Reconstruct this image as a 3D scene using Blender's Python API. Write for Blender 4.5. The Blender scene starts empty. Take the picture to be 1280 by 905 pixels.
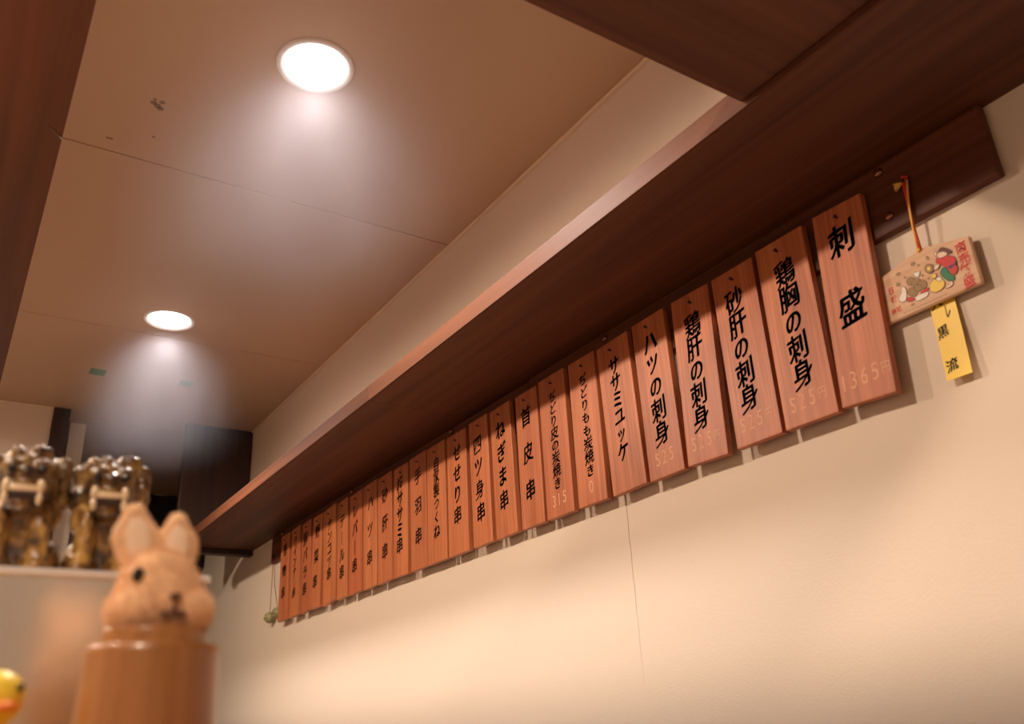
import bpy, bmesh, math, random
from mathutils import Vector, Matrix, Euler, noise
random.seed(7)
S = bpy.context.scene
C = S.collection

# ------------------------------------------------------------------ camera
F_PX, YAW, PITCH, ROLL = 1078.56, 0.589209, 0.404021, -0.0509201
cy_, sy_, cp_, sp_ = math.cos(YAW), math.sin(YAW), math.cos(PITCH), math.sin(PITCH)
FWD = Vector((sy_ * cp_, cy_ * cp_, sp_))
r0 = Vector((cy_, -sy_, 0)); u0 = r0.cross(FWD)
RIGHT = math.cos(ROLL) * r0 + math.sin(ROLL) * u0
UP = -math.sin(ROLL) * r0 + math.cos(ROLL) * u0
cam_d = bpy.data.cameras.new('camera'); cam = bpy.data.objects.new('camera', cam_d); C.objects.link(cam)
cam.matrix_world = Matrix((RIGHT, UP, -FWD)).transposed().to_4x4()
cam_d.sensor_fit = 'HORIZONTAL'; cam_d.sensor_width = 36.0; cam_d.lens = F_PX / 1280 * 36.0
cam_d.clip_start = 0.01; cam_d.clip_end = 60
cam_d.dof.use_dof = True; cam_d.dof.focus_distance = 1.75; cam_d.dof.aperture_fstop = 6.0
S.camera = cam

def ray(px, py): return RIGHT * (px - 640) / F_PX - UP * (py - 452.5) / F_PX + FWD
def onx(px, py, X): d = ray(px, py); return d * (X / d.x)
def ony(px, py, Y): d = ray(px, py); return d * (Y / d.y)
def onz(px, py, Z): d = ray(px, py); return d * (Z / d.z)

# ------------------------------------------------------------------ world, exposure
w = bpy.data.worlds.new('room_world'); S.world = w; w.use_nodes = True
w.node_tree.nodes['Background'].inputs[0].default_value = (0, 0, 0, 1)
w.node_tree.nodes['Background'].inputs[1].default_value = 0.0
S.view_settings.view_transform = 'Standard'; S.view_settings.look = 'None'
S.view_settings.gamma = 1.0; S.view_settings.use_curve_mapping = False
S.view_settings.exposure = 0.24
WARM = (1.0, 0.79, 0.60)
COOL = (1.0, 0.88, 0.79)
P_KITCHEN, P_SEATS = 75.0, 84.0      # watts of each downlight row

# ------------------------------------------------------------------ materials
MATS = {}
def mat(name, col, rough=0.6, metal=0.0, spec=0.5, emit=None, estr=0.0, bump=0.0, bscale=60.0, var=0.0, vscale=5.0, sheen=0.0, coat=0.0):
    m = bpy.data.materials.new(name); m.use_nodes = True
    nt = m.node_tree; b = nt.nodes['Principled BSDF']
    b.inputs['Base Color'].default_value = (*col, 1); b.inputs['Roughness'].default_value = rough
    b.inputs['Metallic'].default_value = metal; b.inputs['Specular IOR Level'].default_value = spec
    if coat: b.inputs['Coat Weight'].default_value = coat; b.inputs['Coat Roughness'].default_value = 0.12
    if sheen: b.inputs['Sheen Weight'].default_value = sheen
    if emit: b.inputs['Emission Color'].default_value = (*emit, 1); b.inputs['Emission Strength'].default_value = estr
    tc = nt.nodes.new('ShaderNodeTexCoord')
    if var:
        n = nt.nodes.new('ShaderNodeTexNoise'); n.inputs['Scale'].default_value = vscale; n.inputs['Detail'].default_value = 4
        r = nt.nodes.new('ShaderNodeValToRGB')
        r.color_ramp.elements[0].position = 0.3; r.color_ramp.elements[1].position = 0.7
        r.color_ramp.elements[0].color = (*[c * (1 - var) for c in col], 1)
        r.color_ramp.elements[1].color = (*[min(1, c * (1 + var)) for c in col], 1)
        nt.links.new(tc.outputs['Object'], n.inputs['Vector']); nt.links.new(n.outputs['Fac'], r.inputs['Fac'])
        nt.links.new(r.outputs['Color'], b.inputs['Base Color'])
    if bump:
        n2 = nt.nodes.new('ShaderNodeTexNoise'); n2.inputs['Scale'].default_value = bscale; n2.inputs['Detail'].default_value = 3
        bp = nt.nodes.new('ShaderNodeBump'); bp.inputs['Strength'].default_value = bump; bp.inputs['Distance'].default_value = 0.002
        nt.links.new(tc.outputs['Object'], n2.inputs['Vector']); nt.links.new(n2.outputs['Fac'], bp.inputs['Height'])
        nt.links.new(bp.outputs['Normal'], b.inputs['Normal'])
    MATS[name] = m
    return m

def wood(name, dark, light, grain='z', fine=160.0, rough=0.5, use_obj=False, coat=0.0, rings=1.0, spec=0.5):
    """long streaks along one local axis, broad figure and fine pores"""
    m = bpy.data.materials.new(name); m.use_nodes = True
    nt = m.node_tree; L = nt.links; b = nt.nodes['Principled BSDF']
    b.inputs['Roughness'].default_value = rough; b.inputs['Specular IOR Level'].default_value = spec
    if coat: b.inputs['Coat Weight'].default_value = coat; b.inputs['Coat Roughness'].default_value = 0.15
    tc = nt.nodes.new('ShaderNodeTexCoord'); oi = nt.nodes.new('ShaderNodeObjectInfo')
    off = nt.nodes.new('ShaderNodeVectorMath'); off.operation = 'SCALE'
    comb = nt.nodes.new('ShaderNodeCombineXYZ')
    for k in range(3): comb.inputs[k].default_value = (3.1, 7.7, 5.3)[k]
    L.new(comb.outputs[0], off.inputs[0]); L.new(oi.outputs['Random'], off.inputs['Scale'])
    add = nt.nodes.new('ShaderNodeVectorMath'); add.operation = 'ADD'
    L.new(tc.outputs['Object'], add.inputs[0]); L.new(off.outputs[0], add.inputs[1])
    def nz(across, along, det, dist=0.0):
        mp = nt.nodes.new('ShaderNodeMapping')
        sc = [across] * 3; sc['xyz'.index(grain)] = along
        mp.inputs['Scale'].default_value = sc
        L.new(add.outputs[0], mp.inputs['Vector'])
        n = nt.nodes.new('ShaderNodeTexNoise'); n.inputs['Scale'].default_value = 1.0; n.inputs['Detail'].default_value = det
        n.inputs['Distortion'].default_value = dist
        L.new(mp.outputs[0], n.inputs['Vector']); return n
    n1 = nz(fine, fine * 0.025, 3); n2 = nz(fine * 0.16 * rings, fine * 0.012, 2, 0.6)
    mx = nt.nodes.new('ShaderNodeMath'); mx.operation = 'MULTIPLY_ADD'; mx.inputs[1].default_value = 0.5
    hf = nt.nodes.new('ShaderNodeMath'); hf.operation = 'MULTIPLY'; hf.inputs[1].default_value = 0.5
    L.new(n2.outputs['Fac'], hf.inputs[0]); L.new(n1.outputs['Fac'], mx.inputs[0]); L.new(hf.outputs[0], mx.inputs[2])
    r = nt.nodes.new('ShaderNodeValToRGB'); r.color_ramp.elements[0].position = 0.34; r.color_ramp.elements[1].position = 0.66
    r.color_ramp.elements[0].color = (*dark, 1); r.color_ramp.elements[1].color = (*light, 1)
    L.new(mx.outputs[0], r.inputs['Fac']); out = r.outputs['Color']
    if use_obj:
        mm = nt.nodes.new('ShaderNodeMix'); mm.data_type = 'RGBA'; mm.blend_type = 'MULTIPLY'; mm.inputs['Factor'].default_value = 1
        L.new(out, mm.inputs[6]); L.new(oi.outputs['Color'], mm.inputs[7]); out = mm.outputs[2]
    L.new(out, b.inputs['Base Color'])
    bp = nt.nodes.new('ShaderNodeBump'); bp.inputs['Strength'].default_value = 0.25; bp.inputs['Distance'].default_value = 0.0006
    L.new(n1.outputs['Fac'], bp.inputs['Height']); L.new(bp.outputs['Normal'], b.inputs['Normal'])
    MATS[name] = m
    return m

mat('wall', (0.75, 0.635, 0.525), 0.75, bump=0.12, bscale=300, spec=0.3)
mat('ceiling', (0.57, 0.405, 0.275), 0.55, bump=0.06, bscale=120, spec=0.35)
mat('joint', (0.16, 0.10, 0.07), 0.9)
mat('bead', (0.82, 0.68, 0.50), 0.4)
mat('floor', (0.09, 0.06, 0.045), 0.5, var=0.2)
wood('dark_wood', (0.066, 0.021, 0.009), (0.172, 0.057, 0.024), 'y', 55, 0.55, spec=.3)
wood('dark_wood_x', (0.066, 0.021, 0.009), (0.172, 0.057, 0.024), 'x', 55, 0.55, spec=.3)
wood('rail_wood', (0.055, 0.015, 0.007), (0.16, 0.046, 0.020), 'y', 70, 0.55, spec=.3)
wood('panel_wood', (0.020, 0.010, 0.008), (0.050, 0.022, 0.015), 'z', 60, 0.5)
wood('plaque_wood', (0.36, 0.096, 0.034), (0.60, 0.195, 0.080), 'z', 230, 0.42, use_obj=True)
wood('ema_wood', (0.58, 0.32, 0.18), (0.80, 0.52, 0.33), 'y', 130, 0.55)
wood('cup_wood', (0.25, 0.092, 0.024), (0.44, 0.19, 0.058), 'z', 120, 0.35, coat=0.25)
mat('ink', (0.010, 0.007, 0.008), 0.6, spec=0.2)
mat('price_ghost', (0.74, 0.37, 0.21), 0.6)
mat('nail', (0.05, 0.025, 0.02), 0.4, 0.6)
mat('bolt', (0.30, 0.13, 0.08), 0.18, 0.75)
mat('lamp_ring', (0.85, 0.80, 0.76), 0.4)
mat('lamp_glow', (1, 1, 1), 0.5, emit=(1.0, 0.95, 0.92), estr=9.0)
mat('steel', (0.72, 0.73, 0.76), 0.20, 1.0, bump=0.05, bscale=40)
mat('steel_edge', (0.92, 0.91, 0.92), 0.35, 0.6)
mat('red', (0.62, 0.035, 0.03), 0.6); mat('red_cord', (0.70, 0.05, 0.03), 0.7); mat('yellow_cord', (0.95, 0.50, 0.10), 0.7)
mat('dull_cord', (0.22, 0.05, 0.035), 0.7)
mat('tassel', (0.85, 0.50, 0.08), 0.7)
mat('tag_yellow', (0.92, 0.60, 0.03), 0.35)
mat('print_white', (0.88, 0.80, 0.72), 0.6); mat('print_yellow', (0.90, 0.62, 0.12), 0.6); mat('print_green', (0.03, 0.20, 0.09), 0.6)
mat('print_purple', (0.10, 0.03, 0.12), 0.6); mat('print_brown', (0.34, 0.20, 0.09), 0.6); mat('print_hat', (0.16, 0.035, 0.045), 0.6)
mat('print_black', (0.03, 0.02, 0.02), 0.6); mat('print_skin', (0.85, 0.62, 0.48), 0.6)
mat('bell', (0.30, 0.27, 0.13), 0.55, var=0.3, vscale=80)
mat('tape', (0.13, 0.27, 0.16), 0.7); mat('stain', (0.30, 0.19, 0.13), 0.9)
mat('white_paint', (0.85, 0.78, 0.68), 0.5)
mat('black_cloth', (0.012, 0.010, 0.012), 0.95, bump=0.4, bscale=60)
mat('plush', (0.92, 0.60, 0.36), 1.0, sheen=0.4, var=0.12, vscale=120)
mat('plush_pale', (0.92, 0.68, 0.50), 1.0, sheen=0.4)
mat('bead_eye', (0.012, 0.010, 0.012), 0.12)
mat('nose', (0.14, 0.06, 0.035), 0.9)
mat('duck', (0.90, 0.66, 0.06), 0.4); mat('beak', (0.80, 0.22, 0.03), 0.4)
mat('tooth', (0.72, 0.55, 0.36), 0.3, coat=0.6)
mat('mouth', (0.03, 0.012, 0.008), 0.4)
def glaze(name='glaze', d=1.0):
    m = bpy.data.materials.new(name); m.use_nodes = True; nt = m.node_tree; b = nt.nodes['Principled BSDF']
    b.inputs['Roughness'].default_value = 0.35; b.inputs['Coat Weight'].default_value = 0.5; b.inputs['Coat Roughness'].default_value = 0.06
    tc = nt.nodes.new('ShaderNodeTexCoord'); n = nt.nodes.new('ShaderNodeTexNoise'); n.inputs['Scale'].default_value = 75; n.inputs['Detail'].default_value = 3
    r = nt.nodes.new('ShaderNodeValToRGB'); e = r.color_ramp.elements
    e[0].position = 0.36; e[0].color = (0.050, 0.026, 0.014, 1); e[1].position = 0.66; e[1].color = (0.52, 0.30, 0.080, 1)
    k = e.new(0.52); k.color = (0.27, 0.135, 0.035, 1)
    nt.links.new(tc.outputs['Object'], n.inputs['Vector']); nt.links.new(n.outputs['Fac'], r.inputs['Fac']); nt.links.new(r.outputs['Color'], b.inputs['Base Color'])
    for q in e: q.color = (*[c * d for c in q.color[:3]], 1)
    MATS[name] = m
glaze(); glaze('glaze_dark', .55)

# ------------------------------------------------------------------ object helpers
def obj(name, me, m, parent=None, loc=None):
    if isinstance(me, bmesh.types.BMesh):
        d = bpy.data.meshes.new(name); me.to_mesh(d); me.free(); me = d
    o = bpy.data.objects.new(name, me); C.objects.link(o)
    if m and not me.materials: me.materials.append(MATS[m])
    if parent: o.parent = parent
    if loc: o.location = loc
    return o
def tag(o, label=None, cat=None, group=None, kind=None):
    if label: o['label'] = label
    if cat: o['category'] = cat
    if group: o['group'] = group
    if kind: o['kind'] = kind
    return o
def thing(name, loc, label, cat, group=None, rot=(0, 0, 0)):
    o = bpy.data.objects.new(name, None); C.objects.link(o); o.location = loc; o.rotation_euler = rot
    o.empty_display_size = 0.05
    return tag(o, label, cat, group)
def box(x0, x1, y0, y1, z0, z1, bev=0.0, bm=None, seg=2):
    own = bm is None
    b2 = bmesh.new()
    r = bmesh.ops.create_cube(b2, size=1.0)
    bmesh.ops.scale(b2, vec=(x1 - x0, y1 - y0, z1 - z0), verts=b2.verts)
    bmesh.ops.translate(b2, vec=((x0 + x1) / 2, (y0 + y1) / 2, (z0 + z1) / 2), verts=b2.verts)
    if bev: bmesh.ops.bevel(b2, geom=b2.edges[:], offset=bev, segments=seg, affect='EDGES', profile=0.6)
    if own: return b2
    d = bpy.data.meshes.new('tmp'); b2.to_mesh(d); b2.free(); bm.from_mesh(d); bpy.data.meshes.remove(d); return bm
def lathe(prof, seg=48):
    bm = bmesh.new(); rings = []
    for r, z in prof:
        if r < 1e-6: rings.append([bm.verts.new((0, 0, z))])
        else: rings.append([bm.verts.new((r * math.cos(2 * math.pi * k / seg), r * math.sin(2 * math.pi * k / seg), z)) for k in range(seg)])
    for a, b in zip(rings, rings[1:]):
        for k in range(seg):
            k2 = (k + 1) % seg
            if len(a) == 1 and len(b) == 1: continue
            if len(a) == 1: bm.faces.new((a[0], b[k], b[k2]))
            elif len(b) == 1: bm.faces.new((a[k], b[0], a[k2]))
            else: bm.faces.new((a[k], b[k], b[k2], a[k2]))
    bmesh.ops.recalc_face_normals(bm, faces=bm.faces)
    for f in bm.faces: f.smooth = True
    return bm
def tube(pts, r, seg=8, bm=None):
    bm = bm or bmesh.new(); pts = [Vector(p) for p in pts]; rings = []
    for i, p in enumerate(pts):
        t = (pts[min(i + 1, len(pts) - 1)] - pts[max(i - 1, 0)]).normalized()
        a = t.orthogonal().normalized(); b = t.cross(a)
        rr = r[i] if isinstance(r, (list, tuple)) else r
        rings.append([bm.verts.new(p + rr * (a * math.cos(2 * math.pi * k / seg) + b * math.sin(2 * math.pi * k / seg))) for k in range(seg)])
    for A, B in zip(rings, rings[1:]):
        # match ring phase
        off = min(range(seg), key=lambda s: (A[0].co - B[s].co).length)
        for k in range(seg):
            f = bm.faces.new((A[k], A[(k + 1) % seg], B[(k + 1 + off) % seg], B[(k + off) % seg])); f.smooth = True
    bm.faces.new(rings[0][::-1]); bm.faces.new(rings[-1])
    bmesh.ops.recalc_face_normals(bm, faces=bm.faces)
    return bm
def ell(bm, c, r, rot=(0, 0, 0), sub=3):
    M = Matrix.Translation(c) @ Euler(rot).to_matrix().to_4x4() @ Matrix.Diagonal((*r, 1))
    bmesh.ops.create_icosphere(bm, subdivisions=sub, radius=1.0, matrix=M)
def smooth(bm):
    for f in bm.faces: f.smooth = True
    return bm
def blob(name, parts, voxel, m, parent, sm=6, jitter=0.0, jscale=100):
    """ellipsoids fused into ONE continuous surface"""
    bm = bmesh.new()
    for p in parts: ell(bm, *p)
    d = bpy.data.meshes.new(name); bm.to_mesh(d); bm.free()
    o = bpy.data.objects.new(name, d); C.objects.link(o)
    md = o.modifiers.new('r', 'REMESH'); md.mode = 'VOXEL'; md.voxel_size = voxel; md.use_smooth_shade = True
    ms = o.modifiers.new('s', 'SMOOTH'); ms.iterations = sm
    dg = bpy.context.evaluated_depsgraph_get()
    me = bpy.data.meshes.new_from_object(o.evaluated_get(dg))
    bpy.data.objects.remove(o); bpy.data.meshes.remove(d)
    if jitter:
        for v in me.vertices: v.co += v.normal * jitter * noise.noise(v.co * jscale)
    me.materials.clear(); me.materials.append(MATS[m])
    for p in me.polygons: p.use_smooth = True
    return obj(name, me, None, parent)

# ------------------------------------------------------------------ lettering (flat print)
_fc = bpy.data.curves.new('lettering_source', 'FONT'); _fo = bpy.data.objects.new('lettering_source', _fc); C.objects.link(_fo)
_gl = {}
def glyph(ch, weight):
    key = (ch, weight)
    if key not in _gl:
        _fc.body = ch; _fc.offset = weight; _fc.resolution_u = 4
        dg = bpy.context.evaluated_depsgraph_get(); dg.update()
        me = bpy.data.meshes.new_from_object(_fo.evaluated_get(dg))
        V = [(v.co.x - 0.475, v.co.y - 0.375) for v in me.vertices]; P = [tuple(p.vertices) for p in me.polygons]
        bpy.data.meshes.remove(me)
        if ch.isascii() and V:
            mx = (min(v[0] for v in V) + max(v[0] for v in V)) / 2; my = (min(v[1] for v in V) + max(v[1] for v in V)) / 2
            V = [(a - mx, b - my) for a, b in V]
        _gl[key] = (V, P)
    return _gl[key]
def write(chars, name, m, parent, weight=0.012, rise=0.16, rough_hand=0.018, x=-.0003, joined=False, nib=0.0):
    """chars: (character, u right, v up, width, height, turn) on the local plane x=0, u = -y, v = z"""
    vs, fs, out = [], [], []
    for i, (ch, u, v, gw, gh, turn) in enumerate(chars):
        V, P = glyph(ch, weight + (.008 if '\u3040' <= ch <= '\u30ff' else 0)); n0 = len(vs) if joined else 0
        if not joined: vs, fs = [], []
        V0 = V; V = []; P0 = P; P = []
        for s_ in ((-1, -.33, .33, 1) if nib else (0,)):       # flat brush held at a slant
            k0 = len(V); V += [(a + s_ * nib, b + s_ * nib * .45) for a, b in V0]; P += [tuple(k0 + q for q in p) for p in P0]
        for a, b in V:
            if turn: a, b = b * 0.6, -a
            else: b = b + rise * a
            na = noise.noise(Vector((a * 2.3 + i * 5.1, b * 2.3, 3.7))); nb = noise.noise(Vector((a * 2.3, b * 2.3 + i * 4.3, 9.1)))
            a += rough_hand * 2 * na; b += rough_hand * 2 * nb
            vs.append((0, -(u + a * gw), v + b * gh))
        fs += [tuple(n0 + k for k in p) for p in P]
        if not joined or i == len(chars) - 1:
            me = bpy.data.meshes.new(name); me.from_pydata(vs, [], fs); me.update()
            o = obj(name, me, m, parent); o.location.x = x; out.append(o)
            if joined: o['kind'] = 'stuff'
    return out

# ------------------------------------------------------------------ room dimensions (camera at the origin, metres)
XW, ZC, ZF = 1.029, 1.253, -1.15       # plaque wall, ceiling, floor
ZS, ZS2 = 0.7145, 0.752                # shelf underside / top
XS = 0.752                            # shelf front edge
XL, YN, YB, YF = -2.4, -2.0, 3.625, 4.8

def struct(name, bm, m, label=None):
    return tag(obj(name, bm, m), label, kind='structure')
struct('floor', box(XL, XW + .1, YN, YF + .1, ZF - .1, ZF), 'floor')
wr = struct('wall_right', box(XW, XW + .1, YN, YF, ZF, ZC), 'wall')
struct('wall_left', box(XL - .1, XL, YN, YF, ZF, ZC), 'wall')
struct('wall_front', box(XL, XW, YN - .1, YN, ZF, ZC), 'wall')
struct('wall_back', box(XL, 0.2505, YB, YB + .1, ZF, ZC), 'wall')
struct('wall_rear', box(XL, XW, YF, YF + .1, ZF, ZC), 'wall')
# fine crack in the plaster under the plaques
cr = tube([(XW - .0002, 1.1875 + .0007 * math.sin(k * 1.9), 0.40 - k * .02) for k in range(18)], [0.0005 - .000025 * k for k in range(18)], 4)
tag(obj('crack', cr, 'stain', wr))

# ceiling boards with open joints, as children of the ceiling
ceil = struct('ceiling', box(XL, XW + .1, YN, YF + .1, ZC + .012, ZC + .08), 'ceiling')
yj = [YN, -0.98 + 0.0, -0.03 - 0.05, 0.87, 1.820, 2.773, 3.72, YF]
for k in range(len(yj) - 1):
    for a, b in ((XL, -.24), (-.238, XW)):
        obj('ceiling_board', box(a, b, yj[k] + .0019, yj[k + 1] - .0019, ZC, ZC + .012, .0012, seg=1), 'ceiling', ceil)
for n, (px, py, r) in enumerate([(192, 128, 3.2), (197, 132, 4), (201, 136, 3.5), (203, 128, 3), (194, 124, 2), (192, 171, 2), (135, 172, 2.2), (139, 173, 2)]):
    p = onz(px, py, ZC); bm = bmesh.new(); rr = r * 0.0021
    vs = [bm.verts.new((rr * (1 + .35 * noise.noise((k * 1.3, n * 3.1, 0))) * math.cos(k * .6283), rr * (1 + .35 * noise.noise((k * 1.7, n, 5))) * math.sin(k * .6283), -.0003)) for k in range(10)]
    bm.faces.new(vs[::-1]); obj('stain', bm, 'stain', ceil, (p.x, p.y, ZC))
tag(struct('trim_1', box(XW - .009, XW, 0.5, YB, ZC - .008, ZC, .002), 'bead'))
struct('trim_2', box(XL, .2505, YB - .007, YB, ZC - .007, ZC, .002), 'bead')
# post at the end of the far wall and white door jamb behind it
struct('trim_3', box(.2505, .3105, YB - .012, YB + .11, ZF, ZC - .001, .003), 'panel_wood', 'dark wooden post at the end of the far wall')
struct('trim_4', box(.330, .3895, 3.78, 3.86, ZF, ZC, .002), 'white_paint', 'white painted jamb lit behind the dark post')
struct('trim_5', box(.746, XW - .002, YB - .035, YB, .735, ZC - .002, .006), 'panel_wood', 'dark wooden panel above the end of the shelf')

# left plank and cross plank of the frame hung over the counter
zb = 0.717
struct('trim_6', box(-.25, .0292, -.9, YB - .02, zb, zb + .036, .0006), 'dark_wood', 'red brown plank hung over the counter')
struct('trim_7', box(.0290, XS - .0005, .16, .5665, zb + .006, zb + .040, .002), 'dark_wood_x', 'dark plank crossing to the wall shelf')
kb = tube([(.0292 - .0005, 1.045, zb - .0003), (.018, 1.03, zb - .0004), (.008, 1.022, zb - .0003)], [.0022, .0015, .0004], 5)
obj('knot_crack', kb, 'joint', bpy.data.objects['trim_6'])

# ------------------------------------------------------------------ wall shelf over the plaques
sh = thing('wall_shelf', (XW, 2.0, ZS), 'long dark wooden wall shelf above the row of menu plaques', 'shelf')
def loc_box(root, x0, x1, y0, y1, z0, z1, bev=0.0):
    p = root.location; return box(x0 - p.x, x1 - p.x, y0 - p.y, y1 - p.y, z0 - p.z, z1 - p.z, bev)
for y0, y1, dz in ((-.6, 1.7273, 0.0), (1.7277, 3.515, 0.0)):
    o = obj('shelf_board', loc_box(sh, XS + .003, XW, y0, y1, ZS + dz, ZS2 + dz, .001), 'dark_wood', sh)
    obj('front_edge', loc_box(sh, XS, XS + .003, y0, y1, ZS + dz + .0005, ZS2 + dz - .0005, .001), 'dark_wood', o)
obj('cleat', loc_box(sh, XS + .02, XW - .002, 3.47, 3.515, ZS - .022, ZS + .001, .003), 'panel_wood', sh)

# ------------------------------------------------------------------ hanging rail
XR = 1.0135
rl = thing('wooden_rail', (XW, 1.8, .66), 'dark varnished wooden rail with domed bolts holding the menu plaques', 'rail')
obj('rail_board', loc_box(rl, XR, XW, .409, 1.4545, .607, ZS - .0005, .004), 'rail_wood', rl)
obj('rail_board', loc_box(rl, XR + .0015, XW, 1.4565, 3.198, .612, ZS - .0035, .004), 'rail_wood', rl)
dome = lathe([(.0068, 0), (.0068, .0008), (.0062, .0026), (.0045, .0042), (.0022, .005), (0, .0052)], 20)
dm = bpy.data.meshes.new('bolt'); dome.to_mesh(dm); dome.free(); dm.materials.append(MATS['bolt'])
for yb in (.5595, 1.183, 1.8065, 2.436, 3.07):
    for zb_ in (.7015, .6295):
        o = obj('bolt', dm, None, rl, (XR - XW, yb - 1.8, zb_ - .66)); o.rotation_euler = (0, -math.pi / 2, 0)

# ------------------------------------------------------------------ menu plaques
TL = [(1014,274),(942.5,316.5),(888.8,351.9),(837.8,381.3),(788.5,409.4),(744.4,435.4),(709,457.3),(671.9,478.5),(643,497.5),(611.9,515),(585.6,532.3),(557.8,549),(532.9,563),(512,576.3),(491.9,588),(471.9,600),(454,609.8),(436.9,620),(421.9,630),(403.8,639),(391.9,646.9),(378,654.8),(364.8,662),(352,669)]
TR = [(1075,238.8),(1002.5,283.5),(938,321),(884.4,355.3),(828,384),(783,412.8),(742.5,436.5),(704,460.6),(670,480.6),(636,500.3),(608.5,518),(582,535),(556.5,549.4),(532,564.4),(510,576.5),(489.8,589),(471.3,600.6),(453.5,611.5),(434.8,622.3),(420.4,631),(403.5,640),(389.4,648.5),(376,657),(363,665)]
BL = [(1053,512),(982.8,539.8),(921,563.5),(860.6,585.3),(813,603.8),(766.5,621.9),(724,636),(684.4,651),(653,663.8),(620.4,676),(592.3,687.9),(561.5,696.5),(535.6,706),(513.8,715.6),(491.5,723.5),(472.9,730.6),(454,737),(436.3,745),(421,750.6),(403.5,756),(386.9,762),(376.3,766.6),(361.9,771),(347,776)]
BR = [(1120,487),(1048.8,516.9),(979.4,542.3),(910,565.6),(856,586),(808.8,603.8),(758.8,621.9),(718,638),(681.3,652.8),(647.8,664.8),(616.5,677.5),(586.5,687.5),(559,697),(535,707),(509.4,716),(490.6,723.8),(471,730.6),(452.3,739),(434,745.6),(419.4,751.3),(400,756),(386.9,762.5),(372.5,767.5),(357.5,774.4)]
# text, first and last character centre in the photograph, brightness of the wood, price left as a pale ghost
MENU = [('刺盛', (1051,299), (1064,384), (1.0,.96,.95), '1365円'), ('鶏胸の刺身', (980,341), (1003,467), (1.0,1,1), '525円'),
 ('砂肝の刺身', (917,376), (936,497), (.96,.92,.92), '525円'), ('鶏肝の刺身', (865,406), (876,522), (.95,.90,.90), '525円'),
 ('ハツの刺身', (812,428), (827,541), (.97,.95,.93), '525'), ('ササミユッケ', (767,457), (779,564), (.98,.98,1.02), None),
 ('ぢどりもも炭焼き', (728,475), (738,588), (1,1,.97), '0'), ('ぢどり皮の炭焼き', (690,496), (697,604), (.95,.93,.95), '315'),
 ('首皮串', (657,521), (663,612), (.97,.96,.96), None), ('ねぎま串', (625,537), (630,625), (1,1.02,1), None),
 ('四ツ身串', (596.5,556), (601,640), (1.03,1.04,1.08), None), ('せせり串', (571,566), (572,644), (1.03,1.04,1.02), None),
 ('自家製つくね', (545,580), (546,664), (1.02,1.03,1.0), None), ('手羽串', (522,595), (523,670), (1.0,1.0,1.05), None),
 ('梅ササミ串', (500,605), (499.5,682), (1.06,1.1,1.05), None), ('砂肝串', (481,619), (481,689), (.98,.95,1.08), None),
 ('ハツ串', (463,628), (462,697), (1.06,1.12,1.1), None), ('レバー串', (444,638), (443,707), (.98,.88,.92), None),
 ('テール串', (428,651), (427,715), (1.05,1.1,1.1), None), ('ナンコツ串', (412,655), (411,717), (1.06,1.12,1.0), None),
 ('野菜串', (397,664), (393.5,727), (1.04,1.06,1.05), None), ('豚バラ串', (382,673), (380.5,736), (.92,.88,1.0), None),
 ('ウインナー串', (369.5,676), (367,741), (1.04,1.08,1.05), None), ('巻物串', (356.5,687), (353.5,741), (1.0,1.0,1.05), None)]
ENGLISH = ['the sashimi assortment, only two big characters', 'chicken breast sashimi', 'gizzard sashimi', 'chicken liver sashimi', 'chicken heart sashimi', 'chicken tenderloin tartare',
 'charcoal grilled local chicken thigh', 'charcoal grilled local chicken skin', 'neck skin skewer', 'chicken and leek skewer', 'four cut chicken skewer', 'neck meat skewer', 'homemade chicken meatballs', 'chicken wing skewer',
 'plum tenderloin skewer', 'gizzard skewer', 'chicken heart skewer', 'darker board for liver skewer', 'chicken tail skewer', 'gristle skewer', 'vegetable skewer', 'pork belly skewer', 'sausage skewer', 'rolled skewer, last before the clay bells']
ZT, ZBt, TH = 0.6825, 0.3845, 0.0122
nail_bm = lathe([(0, .008), (.0013, .008), (.0013, -.0045), (.0027, -.0050), (.0027, -.0062), (0, -.0065)], 10)
nm = bpy.data.meshes.new('nail'); nail_bm.to_mesh(nm); nail_bm.free(); nm.materials.append(MATS['nail'])
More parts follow.
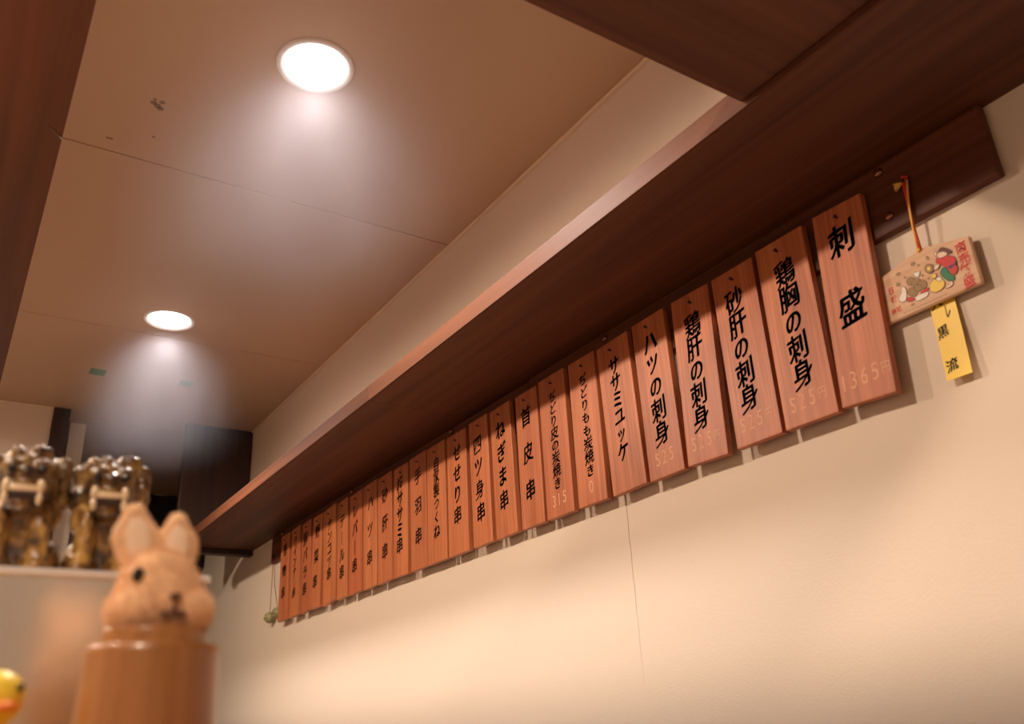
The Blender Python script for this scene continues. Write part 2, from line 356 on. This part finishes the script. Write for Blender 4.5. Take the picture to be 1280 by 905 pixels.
for i, (txt, c0, c1, tint, price) in enumerate(MENU):
    tl, tr, bl, br = (onx(*q[i], 1.0) for q in (TL, TR, BL, BR))
    wd = ((tl.y - tr.y) + (bl.y - br.y)) / 2; wd = max(.078, wd - .0012)
    ty, by = (tl.y + tr.y) / 2, (bl.y + br.y) / 2
    tilt = math.atan2(ty - by, ZT - ZBt)                     # lean within the wall plane
    root = thing('menu_plaque', (1.0, by, ZBt), 'wooden menu plaque reading %s, %s' % (txt, ENGLISH[i]), 'menu plaque',
                 'wooden menu plaques hanging in a row from the rail', (-tilt, 0, 0))
    h = (ZT - ZBt) + .002 * math.sin(i * 2.1)
    bd = obj('board', box(0, TH + .0002 * (i % 3), -wd / 2, wd / 2, 0, h, .0014), 'plaque_wood', root)
    bd.color = (tint[0], tint[1], min(tint[1], tint[2]), 1)
    n = obj('nail', nm, None, root, (0, 0.004 * math.sin(i * 1.7), h - .020)); n.rotation_euler = (0, math.pi / 2, 0)
    n.rotation_euler.rotate(Euler((0, .25, 0)))
    a, b = onx(*c0, 1.0), onx(*c1, 1.0)
    def lp(p): return -(p.y - by) + math.sin(-tilt) * 0, p.z - ZBt
    (ua, va), (ub, vb) = lp(a), lp(b)
    ua += math.tan(tilt) * va; ub += math.tan(tilt) * vb
    k = len(txt); pitch = (va - vb) / (k - 1)
    em = min(.046, pitch * 1.10) if i else .053
    L = []
    for j, ch in enumerate(txt):
        t = j / (k - 1); sz = em * (.86 if ch in 'ツのぢどりもつくきッ' and k > 4 else 1.0)
        L.append((ch, ua + (ub - ua) * t, va + (vb - va) * t, sz * (.86 if k < 8 else 1.0), sz * (1.0 if ch != 'ー' else 1.05), ch == 'ー'))
    write(L, 'brush_character', 'ink', root, .006, nib=.022)
    if price:
        m_ = len(price); sp = .0165 if m_ > 4 else .0175; L = []
        for j, ch in enumerate(price):
            big = .034 if ch != '円' else .019
            L.append((ch, (j - (m_ - 1) / 2) * sp, .033 + .0012 * j, big * .8, big, False))
        write(L, 'price_character', 'price_ghost', root, -.002, 0.0, .03, -.0002)

# ------------------------------------------------------------------ ema votive tablet on its cord, and the yellow paper tag
XE = 1.0128
er = thing('votive_tablet', (XE, .533, .481), 'small gabled wooden votive tablet printed with a robed figure, sack and mice, hanging by cords', 'votive tablet')
yl, yr, z0, zs, za = .6005, .4655, .4805, .5475, .5625
bm = bmesh.new()
prof = [(yl, z0), (yr, z0), (yr, zs), (.532, za), (yl, zs)]
fr = [bm.verts.new((0, y - .533, z - .481)) for y, z in prof]; bk = [bm.verts.new((.0075, y - .533, z - .481)) for y, z in prof]
bm.faces.new(fr); bm.faces.new(bk[::-1])
for k in range(5): bm.faces.new((fr[k], bk[k], bk[(k + 1) % 5], fr[(k + 1) % 5]))
bmesh.ops.recalc_face_normals(bm, faces=bm.faces)
bmesh.ops.bevel(bm, geom=bm.edges[:], offset=.0012, segments=2, affect='EDGES')
obj('tablet_board', bm, 'ema_wood', er)
LAY = [0]
def art(name, pts, m, outline=True, closed_smooth=True):
    """flat print: outline read off the tablet in crop pixels, laid on the tablet's face"""
    P = [onx(1080 + a / 8, 280 + b / 8, XE) for a, b in pts]
    P = [Vector((0, p.y - .533, p.z - .481)) for p in P]
    if closed_smooth:                                       # Chaikin rounding
        for _ in range(2):
            Q = []
            for a, b in zip(P, P[1:] + P[:1]): Q += [a * .75 + b * .25, a * .25 + b * .75]
            P = Q
    c = sum(P, Vector()) / len(P)
    def put(nm_, Q, m_):
        LAY[0] += 1; bm = bmesh.new()
        bm.faces.new([bm.verts.new(q) for q in Q]); bmesh.ops.triangulate(bm, faces=bm.faces)
        bmesh.ops.recalc_face_normals(bm, faces=bm.faces)
        return obj(nm_, bm, m_, er, (-.00012 - .00003 * LAY[0], 0, 0))
    if outline: put(name + '_outline', [p + (p - c).normalized() * .00055 for p in P], 'print_black')
    put(name, P, m)
def disc(cx, cy, rx, ry, rot=0, n=10):
    return [(cx + rx * math.cos(k * 2 * math.pi / n) * math.cos(rot) - ry * math.sin(k * 2 * math.pi / n) * math.sin(rot),
             cy + rx * math.cos(k * 2 * math.pi / n) * math.sin(rot) + ry * math.sin(k * 2 * math.pi / n) * math.cos(rot)) for k in range(n)]
for cx, cy, rx, ry in ((345, 500, 26, 18), (492, 400, 30, 22), (545, 412, 14, 14), (637, 340, 18, 24), (412, 535, 16, 12), (345, 605, 26, 22), (588, 515, 13, 15), (648, 545, 14, 12), (490, 805, 22, 12)):
    art('coin', disc(cx, cy, rx, ry, -.5), 'print_brown', False)
for cx, cy, r in ((475, 575, 48), (530, 590, 52), (490, 680, 52), (585, 605, 50), (545, 640, 40)): art('rice_bale', disc(cx, cy, r, r * .9), 'print_brown')
art('cloth', [(430, 735), (505, 735), (505, 765), (455, 780), (430, 765)], 'red'); art('cloth', [(560, 690), (640, 630), (655, 655), (600, 700)], 'red')
art('mouse', [(360, 720), (385, 690), (380, 640), (400, 625), (425, 650), (430, 730), (420, 770), (380, 785), (355, 765)], 'print_white')
art('mouse', [(520, 740), (550, 710), (610, 690), (650, 675), (645, 715), (600, 745), (545, 770), (522, 765)], 'print_white')
art('mouse', [(500, 490), (545, 480), (562, 470), (555, 525), (530, 530), (505, 515)], 'print_white')
art('trousers', [(780, 440), (830, 440), (850, 490), (912, 520), (910, 560), (860, 580), (815, 545), (765, 510)], 'print_green')
art('foot', [(865, 575), (895, 575), (895, 610), (850, 640), (820, 645), (830, 625), (865, 605)], 'print_skin')
art('sack', [(655, 620), (690, 565), (735, 545), (800, 560), (815, 600), (790, 650), (730, 685), (675, 680)], 'print_yellow')
art('sack_mouth', [(670, 520), (715, 495), (730, 515), (725, 540), (690, 545)], 'print_yellow')
art('sack_fold', [(720, 555), (745, 530), (790, 545), (760, 580)], 'print_white')
art('robe', [(735, 330), (720, 400), (765, 395), (800, 430), (850, 440), (880, 510), (925, 505), (948, 440), (915, 400), (925, 350), (880, 315), (820, 325), (770, 350)], 'red')
art('sash', [(850, 420), (905, 400), (930, 360), (935, 380), (915, 415), (870, 450), (850, 450)], 'print_purple', False)
art('face', [(735, 300), (790, 275), (840, 285), (840, 310), (800, 330), (760, 345), (740, 330)], 'print_skin')
art('hat', [(745, 285), (765, 245), (800, 235), (870, 262), (880, 285), (850, 305), (810, 275), (770, 280)], 'print_hat')
art('hand', [(705, 440), (720, 415), (760, 400), (760, 430), (730, 460), (708, 460)], 'print_skin')
art('hand', [(710, 290), (725, 275), (738, 300), (725, 325), (712, 315)], 'print_skin')
art('mallet', disc(658, 448, 44, 46), 'print_brown'); art('mallet_head', disc(655, 450, 20, 22), 'print_yellow', False)
def epx(a, b): p = onx(1080 + a / 8, 280 + b / 8, XE); return -(p.y - .533), p.z - .481
L = [(ch, *epx(a, b), .0155, .0165, False) for ch, a, b in (('商', 965, 235), ('売', 1000, 345), ('繁', 1020, 460), ('盛', 1050, 575))]
write(L, 'red_character', 'red', er, .02, .1)
L = [(ch, *epx(a, b), .0095, .0105, False) for ch, a, b in (('日', 270, 670), ('枝', 300, 752))] + [(ch, *epx(a, b), .0075, .0085, False) for ch, a, b in (('神', 300, 880), ('社', 350, 850))]
write(L, 'red_character', 'red', er, .02, .1)
L = [('・', *epx(405 + k * 20, 890 - k * 9.0), .005, .005, False) for k in range(22)]
write(L, 'fine_print', 'print_black', er, .01, .1, joined=True)
# cords, knot and tassel
def lo(x, y, z): return Vector((x - XE, y - .533, z - .481))
nailp = onx(1129, 226, XR - .006); hole = onx(1149, 313, XE); 
def hang(y0, y1, x0, x1, n=6, sag=0.0):
    return [lo(x0 + (x1 - x0) * k / n - sag * math.sin(math.pi * k / n), y0 + (y1 - y0) * k / n, nailp.z + (hole.z - nailp.z) * k / n) for k in range(n + 1)]
obj('cord', tube(hang(nailp.y + .0022, hole.y - .0030, XR - .0035, XE - .0012, sag=.002), .0017, 7), 'red_cord', er)
obj('cord', tube(hang(nailp.y - .0040, hole.y + .0005, XR - .0035, XE - .0012, sag=.005), .0014, 7), 'yellow_cord', er)
obj('cord', tube(hang(nailp.y - .0005, hole.y - .0012, XR - .0030, XE - .0010, sag=.004), .0011, 7), 'red_cord', er)
bm = bmesh.new(); ell(bm, lo(XE - .001, hole.y, hole.z), (.0025, .0035, .003), sub=2); obj('knot', smooth(bm), 'yellow_cord', er)
bm = bmesh.new(); ell(bm, lo(XR - .0045, nailp.y, nailp.z + .001), (.003, .004, .0035), sub=2); ell(bm, lo(XR - .004, nailp.y - .004, nailp.z + .005), (.002, .003, .002), (.5, 0, 0), 2); ell(bm, lo(XR - .004, nailp.y + .001, nailp.z + .007), (.002, .002, .003), (.5, 0, 0), 2)
obj('knot', smooth(bm), 'red_cord', er)
bm = bmesh.new()
for k in range(14):
    a = (k / 13 - .5)
    tube([lo(XR - .004, nailp.y + .002, nailp.z - .001), lo(XR - .005 - .002 * math.sin(k * 2.2), nailp.y + .008, nailp.z - .002 + a * .006), lo(XR - .005 - .003 * math.sin(k * 2.2), nailp.y + .0145, nailp.z - .003 + a * .011)], .0007, 4, bm)
obj('tassel', bm, 'tassel', er)
obj('nail', nm, None, rl, Vector((XR - .002, nailp.y, nailp.z)) - rl.location).rotation_euler = (0, math.pi / 2, 0)
# yellow paper strip tucked behind the tablet
ty0, ty1, tz0, tz1 = .5425, .5085, .3775, .500
tr_ = thing('paper_tag', (1.0225, .5255, tz0), 'narrow yellow paper strip with black brush characters hanging below the votive tablet', 'paper tag')
bm = bmesh.new(); rows = []
for k in range(9):
    z = (tz1 - tz0) * k / 8; bend = -.006 * (1 - k / 8) ** 2
    rows.append([bm.verts.new((bend + dx, y - .5255, z)) for dx in (0, .0006) for y in (ty0, ty1)])
for a, b in zip(rows, rows[1:]):
    bm.faces.new((a[0], a[1], b[1], b[0])); bm.faces.new((a[3], a[2], b[2], b[3])); bm.faces.new((a[2], a[0], b[0], b[2])); bm.faces.new((a[1], a[3], b[3], b[1]))
bm.faces.new((rows[0][0], rows[0][2], rows[0][3], rows[0][1])); bm.faces.new((rows[-1][0], rows[-1][1], rows[-1][3], rows[-1][2]))
bmesh.ops.recalc_face_normals(bm, faces=bm.faces)
obj('strip', bm, 'tag_yellow', tr_)
def tpx(x, y): p = onx(x, y, 1.022); return -(p.y - .5255), p.z - tz0
L = [('人', *tpx(1170, 379), .018, .016, False), ('し', *tpx(1184, 388), .008, .02, False), ('黒', *tpx(1179, 415), .017, .018, False), ('流', *tpx(1192, 457), .017, .018, False)]
for o in write(L, 'brush_character', 'ink', tr_, .0, .2, .03, 0.0, nib=.022):
  for v in o.data.vertices: v.co.x = -.006 * (1 - min(1, max(0, v.co.z / (tz1 - tz0)))) ** 2 - .0004

# ------------------------------------------------------------------ pair of clay bells at the far end of the rail
b1, b2, ct = onx(337, 772, 1.010), onx(346.5, 766, 1.018), onx(344, 700, 1.02)
br_ = thing('clay_bells', (1.02, 3.16, .40), 'pair of small olive green clay bells on thin red cords at the rail end', 'bells')
def lb(p): return p - Vector((1.02, 3.16, .40))
for p, rx in ((b1, .2), (b2, -.2)):
    bm = bmesh.new(); ell(bm, lb(p), (.020, .0225, .0195), (rx, 0, 0)); smooth(bm)
    o = obj('bell', bm, 'bell', br_)
    tp = p + Vector((0, 0, .018))
    obj('cord', tube([lb(tp), lb(Vector((1.012, (tp.y + ct.y) / 2, (tp.z + .62) / 2))), lb(Vector((1.0135, ct.y + rx * .03, .64)))], .0013, 5), 'dull_cord', br_)
    obj('slit', tube([lb(p + Vector((-.0205 * math.cos(a), .0228 * math.sin(a), -.004))) for a in (-1, -.6, -.2, .2, .6, 1)], .0008, 5), 'joint', o)

# ------------------------------------------------------------------ downlights
def downlight(x, y, label, power, col, wide=True, spread=128):
    off = '' if wide else '_offscreen'
    t = thing('downlight' + off, (x, y, ZC), label, 'ceiling light', 'recessed ceiling downlights')
    obj('trim_ring', lathe([(.0775, .0005), (.0770, -.0040), (.0745, -.0062), (.0715, -.0062), (.0660, -.0040), (.0615, .0006)], 56), 'lamp_ring', t)
    obj('lens' + off, lathe([(.0625, .0008), (.0618, -.0006), (.035, -.0014), (0, -.0018)], 48), 'lamp_glow', t)
    ld = bpy.data.lights.new('downlight_bulb' + off, 'SPOT'); ld.shadow_soft_size = .05 if wide else .062
    ld.spot_size = math.radians(spread if wide else 176); ld.spot_blend = .8 if wide else .25
    ld.energy = power; ld.color = col
    lo_ = bpy.data.objects.new('downlight_bulb' + off, ld); C.objects.link(lo_); lo_.parent = t; lo_.location = (0, 0, -.012)
    return t
p1, p2 = onz(394.5, 82.5, ZC), onz(212, 399.5, ZC)
downlight(p1.x, p1.y, 'round recessed downlight shining near the brown ceiling stain', P_KITCHEN, COOL)
downlight(p2.x, p2.y, 'round recessed downlight shining beside the green tape on the ceiling', P_KITCHEN, COOL)
for k, y in enumerate((-.35, 1.0, 2.35)):
    downlight(-.62, y, ('round recessed downlight over the near seats', 'round recessed downlight over the middle seats', 'round recessed downlight over the far seats')[k], P_SEATS, WARM, False)


# ------------------------------------------------------------------ green tape on the ceiling
for k, (px, py, ww) in enumerate(((122, 465, .052), (232, 479.5, .045))):
    p = onz(px, py, ZC)
    tag(obj('masking_tape', box(-ww / 2, ww / 2, -.030, .030, -.0006, -.0001), 'tape', None, (p.x, p.y, ZC)),
        ('short strip of green tape on the ceiling nearer the dark post', 'short strip of green tape on the ceiling nearer the wall shelf')[k], 'tape', 'green tape strips on the ceiling')

# ------------------------------------------------------------------ back room beyond the opening
cab = thing('back_cabinet', (.72, 4.45, ZF), 'dark low cabinet standing in the back room', 'cabinet')
obj('body', box(-.29, .29, -.2, .2, 0, .10 - ZF, .006), 'panel_wood', cab)
for s in (-1, 1):
    d = obj('door', box(.01 if s > 0 else -.28, .28 if s > 0 else -.01, -.215, -.2, .05, 1.1, .004), 'panel_wood', cab)
    obj('handle', box(.03 * s - .006, .03 * s + .006, -.23, -.214, .55, .68, .003), 'bolt', d)
bm = bmesh.new(); N = 26; rows = []
for k in range(N):
    x = .50 + k * .022; top = 1.115 - .03 * (k / N) + .03 * math.exp(-((k - 5) / 4) ** 2) + .008 * noise.noise((k * .8, 1, 2))
    d = .02 * math.sin(k * 1.1)
    rows.append([bm.verts.new((x, 4.22 + d, top)), bm.verts.new((x, 4.22 + d * 1.2, .78)), bm.verts.new((x, 4.235 + d * 1.2, .78)), bm.verts.new((x, 4.235 + d, top))])
for a, b in zip(rows, rows[1:]):
    for k in range(4): bm.faces.new((a[k], b[k], b[(k + 1) % 4], a[(k + 1) % 4]))
bm.faces.new(rows[0]); bm.faces.new(rows[-1][::-1]); bmesh.ops.recalc_face_normals(bm, faces=bm.faces); smooth(bm)
tag(obj('hanging_cloth', bm, 'black_cloth'), 'black cloth hanging in the opening to the back room', 'cloth')

# ------------------------------------------------------------------ counter, steel case
ZL = -0.028
ct_ = thing('counter', (0, .5, ZF), 'wooden counter ledge below the steel case', 'counter')
obj('ledge', box(-1.2, .40, -.16, .50, ZL - ZF - .04, ZL - ZF, .004), 'cup_wood', ct_)
obj('front_panel', box(-1.15, .36, -.10, .46, 0, ZL - ZF - .04), 'panel_wood', ct_)
YC, ZCT = .59, .1028
cs = thing('steel_case', (0, YC, ZL), 'brushed stainless steel case carrying the lion figurines', 'steel case')
obj('front_panel', box(-.60, .146, 0, .003, 0, ZCT - ZL - .003), 'steel', cs)
obj('body', box(-.60, .146, .003, .30, 0, ZCT - ZL - .004), 'steel', cs)
obj('top_plate', box(-.602, .148, -.003, .302, ZCT - ZL - .005, ZCT - ZL, .0015), 'steel_edge', cs)

# ------------------------------------------------------------------ guardian lion figurines
def lion(px, label, seed, wide, open_mouth):
    rng = random.Random(seed)
    p = ony(px, 706, .635)
    t = thing('lion_figurine', (p.x, .635, ZCT), label, 'figurine', 'glazed guardian lion figurines on the steel case', (0, 0, -.15)); t.scale = (.70, .72, .98)
    w = wide
    # body, haunches and front legs: y toward -Y is the face
    body = [((0, .012, .030), (.024, .022, .030)), ((0, .004, .040), (.021, .016, .018)), ((-.022, .022, .014), (.014, .018, .016)), ((.022, .022, .014), (.014, .018, .016))]
    for s in (-1, 1):
        body += [((s * .017, -.012, .026), (.0095, .0095, .024)), ((s * .018, -.016, .005), (.0115, .013, .0065)), ((s * .018, -.013, .013), (.0112, .011, .0035)), ((s * .021, .000, .043), (.012, .012, .012))]
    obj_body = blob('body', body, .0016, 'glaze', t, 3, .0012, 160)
    hz = .062
    head = [((0, -.006, hz), (.026 * w, .022, .020)), ((0, -.020, hz - .008), (.020 * w, .013, .010)), ((0, -.024, hz + .004), (.009, .008, .006)), ((0, -.016, hz - .017), (.017 * w, .012, .005))]
    for s in (-1, 1):
        head += [((s * .013, -.022, hz + .009), (.0085, .007, .0055), (0, s * .3, 0)), ((s * .028 * w, -.002, hz + .012), (.009, .005, .008), (0, s * .7, 0))]
    for k in range(24):                                     # mane curls
        a = 2 * math.pi * k / 24 + rng.uniform(-.1, .1); q = rng.uniform(.9, 1.05)
        head.append(((.031 * w * q * math.cos(a), .000 + rng.uniform(-.006, .01), hz - .003 + .021 * q * math.sin(a)), (.0065, .0065, .0065)))
    for k in range(9):
        head.append(((rng.uniform(-.020, .020) * w, rng.uniform(-.012, .008), hz + rng.uniform(.015, .021)), (.006, .006, .006)))
    head = [h if len(h) == 3 else (h[0], h[1]) for h in head]
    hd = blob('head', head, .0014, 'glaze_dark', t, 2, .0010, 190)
    bm = box(-.014 * w, .014 * w, -.0335, -.024, hz - .0145, hz - .0085, .002); obj('mouth', bm, 'mouth', hd)
    bm = bmesh.new()
    box(-.011 * w, .011 * w, -.0350, -.028, hz - .0100, hz - .0058, .0012, bm)
    for s in (-1, 1):
        ell(bm, (s * .0135 * w, -.033, hz - .0065), (.0038, .0035, .0050), sub=2); ell(bm, (s * .0135 * w, -.033, hz - .0145), (.0030, .003, .0045), sub=2)
    obj('teeth', smooth(bm), 'tooth', hd)
    for s in (-1, 1):
        bm = bmesh.new(); ell(bm, (s * .0125, -.0285, hz + .0055), (.0038, .0025, .0032), sub=2); obj('eye', smooth(bm), 'bead_eye', hd)
    tb = [((0, .034 + .002 * k, .012 + .0075 * k), (.009 - .0006 * abs(k - 3), .007, .007)) for k in range(7)]
    blob('tail', tb, .0016, 'glaze', t, 2, .001, 160)
    return t
lion(126, 'brown glazed ceramic guardian lion figurine standing right behind the plush rabbit', 3, .97, True)
lion(17, 'broad maned brown glazed ceramic guardian lion figurine farther from the plush rabbit', 11, 1.03, True)

# ------------------------------------------------------------------ plush rabbit in a wooden cup
cc = Vector((.0896, .450, ZL)); K = .79
cup = thing('wooden_cup', cc, 'round honey coloured wooden cup holding the plush rabbit', 'cup')
hcup = .0445 - ZL
obj('cup_body', lathe([(0, 0), (.0300, 0), (.0308, .002), (.0310, .02), (.0297, hcup - .004), (.0290, hcup - .001), (.0280, hcup), (.0235, hcup)], 64), 'cup_wood', cup)
obj('rim', lathe([(.0238, hcup - .002), (.0238, hcup + .006), (.0232, hcup + .0075), (.0218, hcup + .0075), (.0212, hcup + .004), (.0212, hcup - .03), (0, hcup - .03)], 64), 'cup_wood', cup)
rb = thing('plush_rabbit', (cc.x, cc.y, ZL + hcup - .0185), 'small tan plush rabbit with upright ears peeking out of the wooden cup', 'plush toy', None, (0, 0, math.radians(-2))); rb.scale = (K, K, K)
# local frame: origin inside the cup, -y looks at the viewer, z up; head centre at z0h
zh = .053
hb = [((0, 0, zh), (.0250, .0215, .0225)), ((-.012, -.006, zh - .010), (.0190, .0165, .0155)), ((.0135, -.007, zh - .010), (.0170, .0160, .0150)), ((.0035, -.0145, zh - .007), (.0120, .0090, .0100)),
      ((0, .002, zh - .026), (.0220, .020, .020)), ((-.002, 0, zh + .010), (.0215, .018, .0185))]
hd = blob('head', hb, .0016, 'plush', rb, 8)
def ear(cx, cz, tx, tz, wd, name):
    parts = []
    for k in range(9):
        t = k / 8; x = cx + (tx - cx) * t; z = cz + (tz - cz) * t
        r = wd * (0.80 + .35 * math.sin(math.pi * min(1, t * 1.05))) * (1 - .38 * max(0, t - .6) / .4)
        parts.append(((x, .004, z), (r, .0045, .0065)))
    e = blob('ear', parts, .0011, 'plush', rb, 4)
    bm = bmesh.new(); ell(bm, ((cx * .5 + tx * .5), -.0005, cz * .52 + tz * .48), (wd * .55, .0016, abs(tz - cz) * .43), (0, math.atan2(tx - cx, tz - cz), 0), 3)
    obj('inner_ear', smooth(bm), 'plush_pale', e)
    return e
e1 = ear(-.0125, zh + .018, -.0195, zh + .0505, .0135, 'l'); e2 = ear(.0085, zh + .018, .0065, zh + .0465, .0120, 'r')
bm = bmesh.new(); ell(bm, (-.0158, -.0158, zh + .0095), (.0040, .0028, .0045), (0, 0, .5)); obj('eye', smooth(bm), 'bead_eye', rb)
bm = bmesh.new(); ell(bm, (.0232, -.0020, zh + .0065), (.0024, .0034, .0038), (0, 0, .4)); obj('eye', smooth(bm), 'bead_eye', rb)
bm = bmesh.new(); ell(bm, (.0050, -.0238, zh - .0035), (.0036, .0018, .0026)); obj('nose', smooth(bm), 'nose', rb)
obj('mouth', tube([(.0050, -.0248, zh - .005), (.0048, -.0246, zh - .0105)], .0008, 5), 'nose', rb)
obj('mouth', tube([(-.0015, -.0240, zh - .0128), (.0020, -.0252, zh - .0142), (.0048, -.0252, zh - .0122), (.0080, -.0250, zh - .0142), (.0110, -.0236, zh - .0126)], .0019, 5), 'nose', rb)
# short pile
def fur(src, count, ln, name):
    me = src.data; me.calc_loop_triangles(); rng = random.Random(5)
    tris = list(me.loop_triangles); tot = 0; cum = []
    for t in tris: tot += t.area; cum.append(tot)
    import bisect
    vs, fs = [], []
    for _ in range(count):
        t = tris[bisect.bisect(cum, rng.random() * tot) if cum else 0]
        a, b, c = (me.vertices[k].co for k in t.vertices); u, v = rng.random(), rng.random()
        if u + v > 1: u, v = 1 - u, 1 - v
        p = a + (b - a) * u + (c - a) * v; n = t.normal
        if p.z < .026: continue
        d = (n + Vector((rng.uniform(-.5, .5), rng.uniform(-.5, .5), rng.uniform(-.6, .3)))).normalized()
        s = n.cross(Vector((rng.uniform(-1, 1), rng.uniform(-1, 1), rng.uniform(-1, 1)))).normalized() * .00016
        l = ln * rng.uniform(.6, 1.15); k = len(vs)
        vs += [p - s, p + s, p + d * l]; fs.append((k, k + 1, k + 2))
    m_ = bpy.data.meshes.new(name); m_.from_pydata(vs, [], fs); m_.update()
    o = obj(name, m_, 'plush', src); o['kind'] = 'stuff'
fur(hd, 16000, .0032, 'fur'); fur(e1, 3500, .0016, 'fur'); fur(e2, 3500, .0016, 'fur')

# ------------------------------------------------------------------ rubber duck in front of the steel
dp = ony(6, 874, .47)
dk = thing('toy_duck', (dp.x - .004, .47, ZL), 'small yellow toy duck with orange beak by the steel case', 'toy')
hz = dp.z - ZL
blob('body', [((0, .006, .016), (.019, .022, .016)), ((0, .026, .022), (.008, .010, .008)), ((0, -.002, .030), (.010, .010, .012)), ((0, -.004, hz), (.0122, .0122, .0122))], .0014, 'duck', dk, 5)
bm = bmesh.new(); ell(bm, (.0035, -.0155, hz - .0035), (.0055, .0055, .0022), (.1, 0, .3)); obj('beak', smooth(bm), 'beak', dk)
for s in (-1, 1):
    bm = bmesh.new(); ell(bm, (s * .0065 + .002, -.0135, hz + .004), (.0016, .0014, .002), sub=2); obj('eye', smooth(bm), 'bead_eye', dk)
    bm = bmesh.new(); ell(bm, (s * .0178, .008, .019), (.004, .012, .008)); obj('wing', smooth(bm), 'duck', dk)

bpy.data.objects.remove(_fo); bpy.data.curves.remove(_fc)

# ------------------------------------------------------------------ grill smoke hanging under the kitchen lights
def smoke():
    m = bpy.data.materials.new('smoke'); m.use_nodes = True; nt = m.node_tree; L = nt.links
    nt.nodes.remove(nt.nodes['Principled BSDF'])
    tc = nt.nodes.new('ShaderNodeTexCoord'); gr = nt.nodes.new('ShaderNodeTexGradient'); gr.gradient_type = 'SPHERICAL'
    mp = nt.nodes.new('ShaderNodeMapping'); mp.inputs['Scale'].default_value = (1.0, 1.0, 0.0)
    n = nt.nodes.new('ShaderNodeTexNoise'); n.inputs['Scale'].default_value = 2.2; n.inputs['Detail'].default_value = 2
    mr = nt.nodes.new('ShaderNodeMapRange'); mr.inputs['From Min'].default_value = .35; mr.inputs['From Max'].default_value = .65; mr.inputs['To Min'].default_value = SMOKE * .55; mr.inputs['To Max'].default_value = SMOKE
    sm = nt.nodes.new('ShaderNodeMapRange'); sm.interpolation_type = 'SMOOTHSTEP'; sm.inputs['From Min'].default_value = 0.0; sm.inputs['From Max'].default_value = .7
    mu = nt.nodes.new('ShaderNodeMath'); mu.operation = 'MULTIPLY'
    v = nt.nodes.new('ShaderNodeVolumeScatter'); v.inputs['Color'].default_value = (.86, .86, 1.0, 1); v.inputs['Anisotropy'].default_value = 0.0
    L.new(tc.outputs['Object'], mp.inputs['Vector']); L.new(mp.outputs[0], gr.inputs['Vector']); L.new(tc.outputs['Object'], n.inputs['Vector'])
    L.new(n.outputs['Fac'], mr.inputs['Value']); L.new(mr.outputs[0], mu.inputs[0]); L.new(gr.outputs['Fac'], sm.inputs['Value']); L.new(sm.outputs[0], mu.inputs[1]); L.new(mu.outputs[0], v.inputs['Density'])
    L.new(v.outputs[0], nt.nodes['Material Output'].inputs['Volume'])
    MATS['smoke'] = m
SMOKE = .17
smoke()
for c, rad, lab in (((p1.x - .02, p1.y + .06), (.36, .62), 'thin grill smoke drifting under the downlight near the stain'), ((p2.x, p2.y + .06), (.27, .55), 'thin grill smoke drifting under the downlight beside the tape')):
    o = tag(obj('smoke_cloud', box(-1, 1, -1, 1, -.42, -.072), 'smoke', None, (*c, ZC)), lab, 'smoke', kind='stuff'); o.scale = (*rad, 1)
